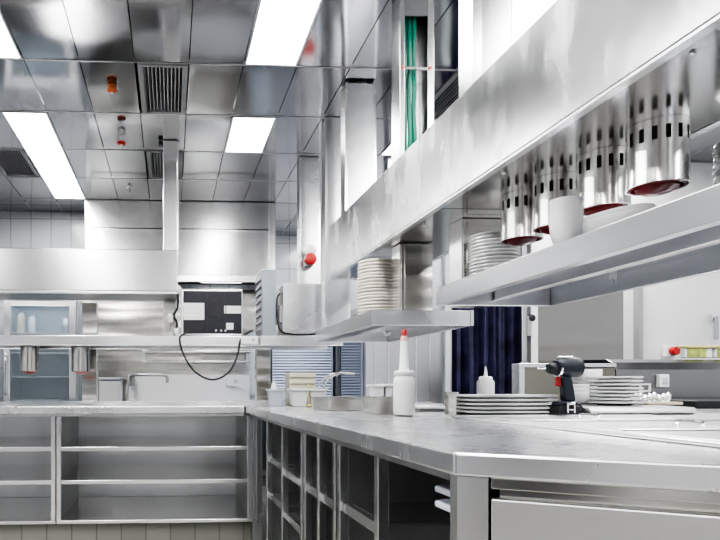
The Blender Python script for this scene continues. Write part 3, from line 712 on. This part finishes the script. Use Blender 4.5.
# oblong platters on the counter
first = None
for i in range(5):
    if first is None:
        def rr(w, d, z, k):
            return [(sx_*(w/2-k)+k*math.cos(a), sy_*(d/2-k)+k*math.sin(a), z) for sx_, sy_, a0 in ((1, 1, 0), (-1, 1, PI/2), (-1, -1, PI), (1, -1, 1.5*PI)) for a in [a0+PI/2*j/5 for j in range(6)]]
        mb = MB(); rings = []
        for w, d, z, k in ((.31, .17, 0, .04), (.32, .18, .001, .04), (.365, .225, .008, .05), (.384, .24, .0100, .05), (.384, .24, .0175, .05), (.36, .22, .0160, .05), (.315, .175, .006, .04)):
            rings.append([mb.bm.verts.new(p) for p in rr(w, d, z, k)])
        for a, b in zip(rings, rings[1:]):
            m_ = len(a)
            for j in range(m_): mb.bm.faces.new((a[j], a[(j+1) % m_], b[(j+1) % m_], b[j]))
        mb.bm.faces.new(rings[0]); mb.bm.faces.new(rings[-1])
        o = first = mb.build('serving_platter', WHITE, smooth=True, world=False)
    else:
        o = first.copy(); COL.objects.link(o)
    o.location = (1.398+random.uniform(-.002, .002), 2.50, CT+.001+i*.0163)
    tag(o, 'white oblong platter in the low stack left of the drill, ' + rank(i, 5), 'platter', 'white oblong platters on the island')

def bowl_at(x, y, z, r, h, lab, group, mat=WHITE, sx=1., sy=1., straight=.55, cat='bowl', name='bowl', tilt=0.):
    pr = [(.001, .003), (r*.40, .002), (r*.42, 0), (r*.48, 0), (r*.50, .004)]
    for k in range(1, 8):
        a = k/7
        pr.append((r*(.50+.50*math.sin(a*PI/2)**.9), .004 + h*straight*(1-math.cos(a*PI/2))))
    pr += [(r, h*.97), (r*.985, h), (r*.95, h*.99), (r*.93, h*.6), (r*.75, h*.22), (r*.4, .012), (.001, .010)]
    o = MB().lathe(pr, 40, (0, 0, 0), 'z', sx, sy).build(name, mat, smooth=True, world=False)
    o.location = (x, y, z); o.rotation_euler.x = tilt
    return tag(o, lab, cat, group)
g_ = 'white bowls under the heat lamps'
for i in range(3):
    bowl_at(1.040, 1.555, 1.385+.016*i, .040, .092, 'small white bowl left of the second lamp, ' + rank(i, 3), g_, name='small_bowl', straight=.92)
for i in range(2):
    bowl_at(1.13, 1.545, 1.385+.013*i, .085, .056, 'wide white oval bowl directly below the second lamp, ' + ('upper' if i else 'lower'), g_, sx=.82, sy=1.75, straight=.9, name='oval_bowl')

# plates and bowls on the tray behind the drill
t = T('rolled_edge_tray', (2.05, 2.85, CT), 'grey steel tray with rolled front edge behind the drill', 'tray')
pr = [(2.50, CT+.001), (2.47, CT+.006), (2.462, CT+.016), (2.47, CT+.026), (2.49, CT+.030), (3.30, CT+.030), (3.30, CT+.022), (2.50, CT+.022), (2.482, CT+.016), (2.51, CT+.001)]
tm = MB().prism(pr, 1.74, 2.20, 'x')
for v in tm.bm.verts:
    if v.co.x > 2.0: v.co.x = min(2.49, v.co.x + (v.co.y-2.47)*.6)
t.part('sheet', tm, ST_DARK, bev=.001)
TZ = CT+.031
ztop = stack('pasta_plate', 2.085, 2.78, TZ, .113, .0170, 8, WHITE, 'white wide plate in the stack right of the drill', 'white plates right of the drill')
bowl_at(2.135, 3.04, TZ+.099, .072, .075, 'white bowl standing behind the plate stack right of the drill', None, straight=.5, name='bowl')
bowl_at(2.135, 3.04, TZ+.0, .072, .098, 'white deep bowl under the bowl behind the plate stack', None, straight=.5, name='bowl')
for i in range(3):
    bowl_at(1.90, 2.78, TZ+.018*i, .060, .062, 'white bowl in the small stack between drill and plates, ' + rank(i, 3), 'white bowls beside the drill', straight=.8)
t = T('tongs', (1.98, 3.0, TZ), 'black handled utensil poking up between the bowls and plates', 'utensil')
t.part('shaft', MB().tube([(1.99, 2.96, TZ+.004), (2.0, 2.96, TZ+.14), (1.985, 2.96, TZ+.16), (1.975, 2.96, TZ+.145)], .006, 8), BLACK, smooth=True)
t.part('ring', MB().lathe([(.008, 0), (.014, .005), (.008, .01)], 12, (2.0, 2.955, TZ+.175), 'y'), BLACK)
# cutting board and cutlery
t = T('cutting_board', (2.25, 2.72, TZ), 'pale wooden board lying on the tray under the cutlery', 'board')
t.part('board', MB().box(2.23, 2.40, 2.76, 2.82, TZ, TZ+.014), WOOD, bev=.003)
for i in range(9):
    x = 2.235 + i*.0225
    t = T('spoon', (x, 2.72, TZ), 'silver spoon in the row behind the wooden board, %s from the left' % ORD[i], 'spoon', 'spoons behind the wooden board')
    zc_ = TZ+.012+.006*(i % 3)
    t.part('bowl', MB().lathe([(.002, -.022), (.010, -.016), (.014, 0), (.012, .014), (.003, .024)], 12, (x, 2.87, zc_+.012)), CHROME, smooth=True)
    t.part('handle', MB().tube([(x, 2.875, zc_+.01), (x+.005, 2.95, zc_+.02), (x+.008, 3.04, zc_+.004)], .0038, 6), CHROME, smooth=True)

# ------------------------------------------------------------------ squeeze bottles, containers on the island
def pourer(x, y, z):
    t = T('pouring_bottle', (x, y, z), 'tall white pouring bottle with red tip standing on the island edge', 'bottle')
    t.part('body', MB().lathe([(.033, 0), (.039, .004), (.041, .012), (.041, .135), (.040, .147), (.035, .157)], 36, (x, y, z)), PLASTW, smooth=True)
    t.part('collar', MB().lathe([(.037, .158), (.0395, .161), (.0395, .176), (.034, .180)], 36, (x, y, z)), PLASTW, smooth=True)
    t.part('neck', MB().lathe([(.022, .181), (.0185, .188), (.0135, .294), (.0125, .299)], 28, (x, y, z)), PLASTW, smooth=True)
    t.part('tip', MB().lathe([(.0135, .2995), (.0135, .312), (.0105, .318)], 20, (x, y, z)), plain('pink plastic', (.85, .45, .45), .4), smooth=True)
    t.part('cap', MB().lathe([(.011, .3185), (.0095, .324), (.0115, .338), (.007, .345)], 20, (x, y, z)), RED, smooth=True)
pourer(.93, 2.355, CT+.001)
def squeeze(x, y, z, r, h, lab):
    t = T('squeeze_bottle', (x, y, z), lab, 'bottle')
    t.part('body', MB().lathe([(r*.9, 0), (r, .006), (r, h*.62), (r*.93, h*.68)], 28, (x, y, z)), PLASTW, smooth=True)
    t.part('cap', MB().lathe([(r*.78, h*.682), (r*.78, h*.75), (r*.6, h*.77)], 28, (x, y, z)), PLASTW, smooth=True)
    t.part('nozzle', MB().lathe([(r*.26, h*.772), (r*.2, h*.84), (r*.08, h)], 16, (x, y, z)), PLASTW, smooth=True)
squeeze(1.545, 2.90, CT+.001, .040, .215, 'white squeeze bottle standing behind the platter stack')
def tub(x0, x1, y0, y1, z, h, lab, mat=PLASTW, taper=.012, group=None, name='plastic_container', rim=.004, wall=.004):
    t = T(name, ((x0+x1)/2, (y0+y1)/2, z), lab, 'container', group)
    mb = MB()
    def loop(e, zz): return [mb.bm.verts.new(p) for p in ((x0-e, y0-e, zz), (x1+e, y0-e, zz), (x1+e, y1+e, zz), (x0-e, y1+e, zz))]
    L = [loop(-taper, z), loop(0, z+h), loop(-wall, z+h), loop(-taper-wall, z+wall)]
    mb.bm.faces.new(L[0]); mb.bm.faces.new(L[3])
    for a, b in zip(L, L[1:]):
        for j in range(4): mb.bm.faces.new((a[j], a[(j+1) % 4], b[(j+1) % 4], b[j]))
    t.part('body', mb, mat, bev=.003)
    r_ = MB().box(x0-.006, x1+.006, y0-.006, y0-.0005, z+h-.010, z+h).box(x0-.006, x1+.006, y1+.0005, y1+.006, z+h-.010, z+h).box(x0-.006, x0-.0005, y0-.0005, y1+.0005, z+h-.010, z+h).box(x1+.0005, x1+.006, y0-.0005, y1+.0005, z+h-.010, z+h)
    t.part('rim', r_, mat, bev=.001)
    return t
z = CT+.001
tub(.585, .675, 3.50, 3.60, z, .10, 'greyish white tub at the far left end of the island', PLASTG)
squeeze(.622, 3.55, z+.005, .019, .17, 'slim white bottle standing in the far left tub')
tub(.702, .80, 3.42, 3.54, z, .102, 'white square tub in front of the beige slatted box, left of two')
tub(.808, .905, 3.42, 3.54, z, .102, 'white square tub in front of the beige slatted box, right of two')
t = T('slatted_box', (.80, 3.68, z), 'beige slatted box behind the two white tubs', 'box')
t.part('body', MB().box(.725, .88, 3.60, 3.74, z, z+.20), BEIGE, bev=.003)
s = MB()
for k in range(5): s.box(.722, .883, 3.592, 3.599, z+.02+k*.038, z+.045+k*.038)
t.part('slats', s, plain('light beige', (.66, .65, .54), .5, var=.06), bev=.002)
t = T('yellow_stirrer', (.79, 3.40, z), 'thin yellow stick leaning on the front of the white tubs', 'utensil')
t.part('shaft', MB().tube([(.795, 3.400, z+.006), (.795, 3.406, z+.135)], .003, 6, 1), YELLOW)
t.part('knob', MB().lathe([(.004, 0), (.016, .002), (.018, .008), (.005, .014)], 14, (.795, 3.392, z)), YELLOW, smooth=True)
for k, dx in enumerate((0, .03)):
    t = T('ladle', (.93+dx, 3.5, z), ['chrome ladle with curved handle beside the white tubs, left one', 'chrome ladle with curved handle above the low steel box, right one'][k], 'ladle', 'chrome ladles at the island end')
    t.part('handle', MB().tube([(.90+dx, 3.60, z+.04), (.885+dx, 3.56, z+.10), (.92+dx, 3.52, z+.165), (.985+dx, 3.50, z+.195), (1.06+dx, 3.5, z+.19)], .006, 8), ST_CAB, smooth=True)
    t.part('cup', MB().lathe([(.004, 0), (.025, .008), (.034, .04), (.031, .04), (.022, .010), (.004, .004)], 18, (.91+dx*2.4, 3.63, z)), CHROME, smooth=True)
tub(.765, .975, 2.86, 3.20, z, .062, 'low wide stainless pan on the island left of the pouring bottle', ST_WARM, .004, name='steel_pan')
tub(.85, .945, 2.46, 2.62, z, .075, 'small square stainless pan directly behind the pouring bottle', ST_WARM, .003, name='steel_pan')
tub(.862, .905, 2.50, 2.58, z+.010, .115, 'white cup standing in the small steel pan, left of two', PLASTW, .006, name='plastic_cup')
tub(.911, .938, 2.50, 2.58, z+.010, .118, 'white cup standing in the small steel pan, right of two', PLASTW, .004, name='plastic_cup')
tub(1.17, 1.32, 2.78, 3.0, z, .022, 'shallow white slab standing in for a reflection on the island before the grey partition', PLASTW, .004, name='reflection_slab')  # white form stands in for a reflection at the counter edge
tub(1.138, 1.172, 2.42, 2.46, z, .095, 'narrow upright steel insert against the platter stack', ST_WARM, .001, name='steel_insert')

# ------------------------------------------------------------------ cordless drill
def drill(x, y, z):
    t = T('cordless_drill', (x, y, z), 'dark blue cordless drill standing upright on its battery, bit pointing left', 'drill')
    t.o.scale = (.84, 1, 1.03)
    P = lambda pts: [(x+a, z+b) for a, b in pts]
    t.part('battery', MB().prism(P([(-.068, 0), (.040, 0), (.045, .012), (.040, .040), (-.062, .040), (-.070, .022)]), y-.036, y+.036, 'y'), BLACK, bev=.006)
    t.part('battery_collar', MB().prism(P([(-.064, .041), (.034, .041), (.028, .056), (-.050, .056)]), y-.030, y+.030, 'y'), DRILLB, bev=.006)
    t.part('grip', MB().prism(P([(-.022, .0565), (.034, .0565), (.026, .10), (.014, .150), (-.036, .150), (-.026, .11)]), y-.018, y+.018, 'y'), DRILLB, bev=.009, seg=3)
    t.part('motor_housing', MB().lathe([(.026, -.060), (.033, -.052), (.036, -.02), (.039, .03), (.039, .048), (.035, .056), (.02, .060)], 24, (x, y, z+.188), 'x'), DRILLB, smooth=True)
    t.part('end_cap', MB().lathe([(.037, .0), (.037, .012), (.028, .018)], 24, (x+.046, y, z+.188), 'x'), BLACK, smooth=True)
    t.part('top_line', MB().box(x-.045, x+.03, y-.006, y+.006, z+.226, z+.231), EDGE, bev=.002)
    c = t.part('chuck', MB().lathe([(.010, -.100), (.018, -.094), (.023, -.075), (.024, -.0615)], 20, (x, y, z+.184), 'x'), BLACK, smooth=True)
    t.part('bit', MB().lathe([(.003, -.142), (.004, -.138), (.004, -.1005)], 10, (x, y, z+.184), 'x'), CHROME, c, smooth=True)
    t.part('ring', MB().lathe([(.0315, -.002), (.0335, 0), (.0335, .006), (.0315, .008)], 24, (x-.048, y, z+.184), 'x'), EDGE, smooth=True)
    t.part('trigger', MB().prism(P([(-.056, .115), (-.0345, .112), (-.0355, .152), (-.054, .152), (-.050, .135)]), y-.010, y+.010, 'y'), RED, bev=.004)
    t.part('belt_clip', MB().box(x-.034, x-.026, y-.045, y-.0365, z+.012, z+.052).box(x-.002, x+.006, y-.045, y-.0365, z+.012, z+.052).box(x-.026, x-.002, y-.045, y-.0365, z+.044, z+.052).box(x-.026, x-.002, y-.045, y-.0365, z+.022, z+.028), CHROME, bev=.002)
    t.part('wrist_strap', MB().tube([(x+.030, y-.01, z+.048), (x+.055, y-.01, z+.040), (x+.085, y-.01, z+.018), (x+.125, y-.01, z+.004), (x+.14, y-.01, z+.006)], .004, 8), BLACK, smooth=True)
drill(1.588, 2.37, CT+.001)

# ------------------------------------------------------------------ partition, doorway, curtain, right background
t = T('partition_panel', (1.7, 4.4, 0), 'tall pale grey sheet partition behind the pouring bottle', 'partition')
t.part('sheet', MB().box(1.40, 2.03, 4.25, 4.29, .0, 2.20), PARTN)
r_ = MB()
for k in range(6): r_.box(1.46+k*.10, 1.466+k*.10, 4.243, 4.249, .02, 2.18)
t.part('ribs', r_, EDGE)
t.part('edge_post', MB().box(1.915+.05, 2.005, 4.215, 4.242, .0, 2.20), plain('pale cyan edge', (.72, .80, .83), .4, var=.03), bev=.003)
t.part('base_rail', MB().box(1.40, 1.96, 4.20, 4.242, .86, .905), EDGE)
# curtain with folds
mb = MB(); nx, nz = 150, 8
X0, X1 = 2.05, 2.74
V = []
for i in range(nx+1):
    f = i/nx; col_ = []
    for k in range(nz+1):
        g2 = k/nz
        col_.append(mb.bm.verts.new((X0+(X1-X0)*f + .006*math.sin(f*40+g2*3), 4.62 + .030*math.sin(f*62) + .016*math.sin(f*23+1+g2*1.6) + .008*math.sin(f*140), .05 + 2.30*g2)))
    V.append(col_)
for i in range(nx):
    for k in range(nz): mb.bm.faces.new((V[i][k], V[i+1][k], V[i+1][k+1], V[i][k+1]))
t = T('doorway_curtain', (2.4, 4.62, 0), 'dark navy curtain of hanging strips filling the doorway', 'curtain')
t.part('cloth', mb, NAVY, smooth=True)
t.part('rail', MB().tube([(2.04, 4.62, 2.36), (2.78, 4.62, 2.36)], .012, 8, 1), CHROME, smooth=True)
struct(MB().box(2.745, 2.80, 4.50, 4.559, 0, 2.45).box(2.06, 2.745, 4.52, 4.559, 2.36, 2.45).build('door_1', PLASTW, bev=.004))
struct(MB().box(2.66, 2.70, 4.48, 4.53, 0, 2.30).build('trim_31', ST_V, bev=.004))
t = T('door_closer', (2.72, 4.47, 1.58), 'small black round knob at the curtain post', 'knob')
t.part('knob', MB().lathe([(.008, 0), (.026, .006), (.026, .03), (.01, .036)], 14, (2.735, 4.462, 1.535), 'y'), BLACK, smooth=True)
t.part('stem', MB().box(2.70, 2.73, 4.47, 4.48, 1.40, 1.55), ST_DARK)
struct(MB().box(2.81, 3.49, 4.52, 4.556, .0, 1.78).build('trim_32', ST_CLAD))
struct(MB().box(3.60, 3.63, 4.50, 4.556, .0, 1.90).build('trim_33', ST_DARK))
# cooking block behind the island
t = T('cooking_range', (3.0, 3.9, 0), 'stainless cooking range block with raised splash rail behind the drill', 'range')
t.part('end_panel', MB().box(2.085, 2.12, 3.58, 3.66, 0, 1.157), ST, bev=.004)
t.part('splash_panel', MB().box(2.122, 2.695, 3.60, 3.62, 0, 1.13), steel('olive steel', (.25, .245, .21), .34, (1, 1, 10), .1))
t.part('top_rail', MB().box(2.122, 2.695, 3.585, 3.66, 1.132, 1.157), ST, bev=.004)
pr = [(3.60, .93), (3.60, 1.12), (3.63, 1.165), (3.68, 1.185), (4.2, 1.20), (4.2, .93)]
t.part('curved_splash', MB().prism(pr, 2.70, 4.3, 'x'), steel('dark splash steel', (.27, .27, .275), .26, (1, 1, 1), .1, wav=.01, wscale=1.2), bev=.004)
t = T('stove', (3.4, 3.3, 0), 'low stove with black grate at the right edge before the dark splash panel', 'stove')
t.part('hob', MB().box(2.56, 4.3, 2.95, 3.595, .0, .905), ST_CAB, bev=.004)
t.part('grate', MB().box(2.66, 4.2, 3.02, 3.55, .9055, .945), BLACK, bev=.006)
t = T('wall_switch', (2.86, 3.59, 1.0), 'small white switch box on the dark splash panel', 'switch')
t.part('plate', MB().box(2.955, 3.015, 3.565, 3.598, 1.012, 1.09), PLASTW, bev=.004)
t.part('rocker', MB().box(2.97, 3.0, 3.558, 3.5645, 1.035, 1.07), PLASTG, bev=.002)
t = T('outlet_frame', (2.76, 3.59, .98), 'empty white outlet frame left of the switch box', 'outlet')
x0 = 2.845
t.part('frame', MB().box(x0, x0+.012, 3.58, 3.598, .985, 1.035).box(x0+.058, x0+.07, 3.58, 3.598, .985, 1.035).box(x0+.012, x0+.058, 3.58, 3.598, .985, .995).box(x0+.012, x0+.058, 3.58, 3.598, 1.025, 1.035), PLASTW, bev=.001)
t.part('insert', MB().box(x0+.0125, x0+.0575, 3.59, 3.598, .9955, 1.0245), ST_DARK)
t = T('wall_socket', (3.83, 4.52, 1.28), 'red capped white socket on the white wall at right', 'socket')
t.part('box', MB().box(3.81, 3.89, 4.52, 4.558, 1.245, 1.33), PLASTW, bev=.006)
t.part('cap', MB().lathe([(.03, 0), (.034, .01), (.034, .04), (.026, .045)], 18, (3.86, 4.474, 1.29), 'y'), RED, smooth=True)
for x0, x1, lab in ((3.275, 3.455, 'pale box with mottled green front and yellow rim, left one on the range'), (3.475, 3.66, 'pale box with mottled green front and yellow rim, right one at the frame edge')):
    t = T('herb_box', ((x0+x1)/2, 3.80, 1.205), lab, 'box', 'green boxes on the range')
    t.part('body', MB().box(x0, x1, 3.76, 3.80, 1.2005, 1.262), PLASTW, bev=.004)
    t.part('front', MB().box(x0+.012, x1-.045, 3.754, 3.7595, 1.203, 1.258), GREENP)
    t.part('rim', MB().box(x0-.006, x1+.006, 3.745, 3.81, 1.263, 1.278), YELLOW, bev=.003)
t = T('hanging_tool', (4.1, 4.54, 1.5), 'grey metal tool hanging on the white wall at the right edge', 'tool')
t.part('bar', MB().box(4.21, 4.24, 4.52, 4.54, 1.38, 1.56), ST_DARK, bev=.006)
t.part('mount', MB().box(4.205, 4.245, 4.541, 4.558, 1.52, 1.58), ST)

# louvred window screen in the middle background
fr = MB().box(.86, .90, 5.18, 5.24, 0, 1.62).box(1.44, 1.50, 5.18, 5.24, 0, 1.62).box(.90, 1.44, 5.18, 5.24, 1.56, 1.62).box(.90, 1.44, 5.18, 5.24, 0, .80)
w = struct(fr.build('window_1', BLUEGL, bev=.003))
MB().box(.90, 1.44, 5.225, 5.232, .80, 1.56).build('pane', GLOWPANE, w)
s = MB()
for k in range(30): s.box(.905, 1.435, -.004, .004, -.009, .009, Matrix.Translation((0, 5.20, .82+k*.025)) @ Matrix.Rotation(R(35), 4, 'X'))
s.build('blind_slats', BLIND, w)
w2 = struct(MB().box(1.42, 1.46, 4.30, 4.34, 0, 1.62).box(1.46, 1.50, 5.13, 5.17, 0, 1.62).box(1.43, 1.49, 4.36, 5.12, 1.57, 1.62).build('window_2', ST_DARK, bev=.003))
MB().prism([(1.43, 4.345), (1.44, 4.345), (1.485, 5.125), (1.475, 5.125)], 0.05, 1.568).build('pane', BLUEGL, w2)

# ------------------------------------------------------------------ final placement: the right-hand run sits slightly nearer
KEEP = ('island_', 'end_cabinet', 'ceiling_', 'smoke_', 'fire_', 'exhaust', 'white_sink', 'wall_rail', 'wall_shelf', 'back_worktop', 'curved_pan')
for o in list(COL.objects):
    if o.parent is None and o.get('kind') != 'structure' and not o.name.startswith(KEEP) and o.location.x > .3:
        o.location.y -= .0478*o.location.x if o.location.x < 3.2 else .155
    elif o.name in BACKWALL: o.location.y -= .13

# ------------------------------------------------------------------ world, camera, colour
w = bpy.data.worlds.new('World'); sc.world = w; w.use_nodes = True
w.node_tree.nodes['Background'].inputs['Color'].default_value = (.8, .85, .9, 1)
w.node_tree.nodes['Background'].inputs['Strength'].default_value = .3

cam = bpy.data.cameras.new('camera'); co = bpy.data.objects.new('camera', cam); COL.objects.link(co)
th = math.atan(.0478)
co.location = (0, 0, 1.02); co.rotation_euler = (PI/2, 0, -th)
cam.sensor_width = 36; cam.sensor_fit = 'HORIZONTAL'; cam.lens = 590*36/720
cam.shift_x = (360-198.7)/720; cam.shift_y = (386-270)/720
cam.clip_start = .05
sc.camera = co
sc.cycles.caustics_reflective = False
sc.cycles.blur_glossy = 2.
sc.view_settings.view_transform = 'AgX'
sc.view_settings.look = 'AgX - High Contrast'
sc.view_settings.exposure = .95
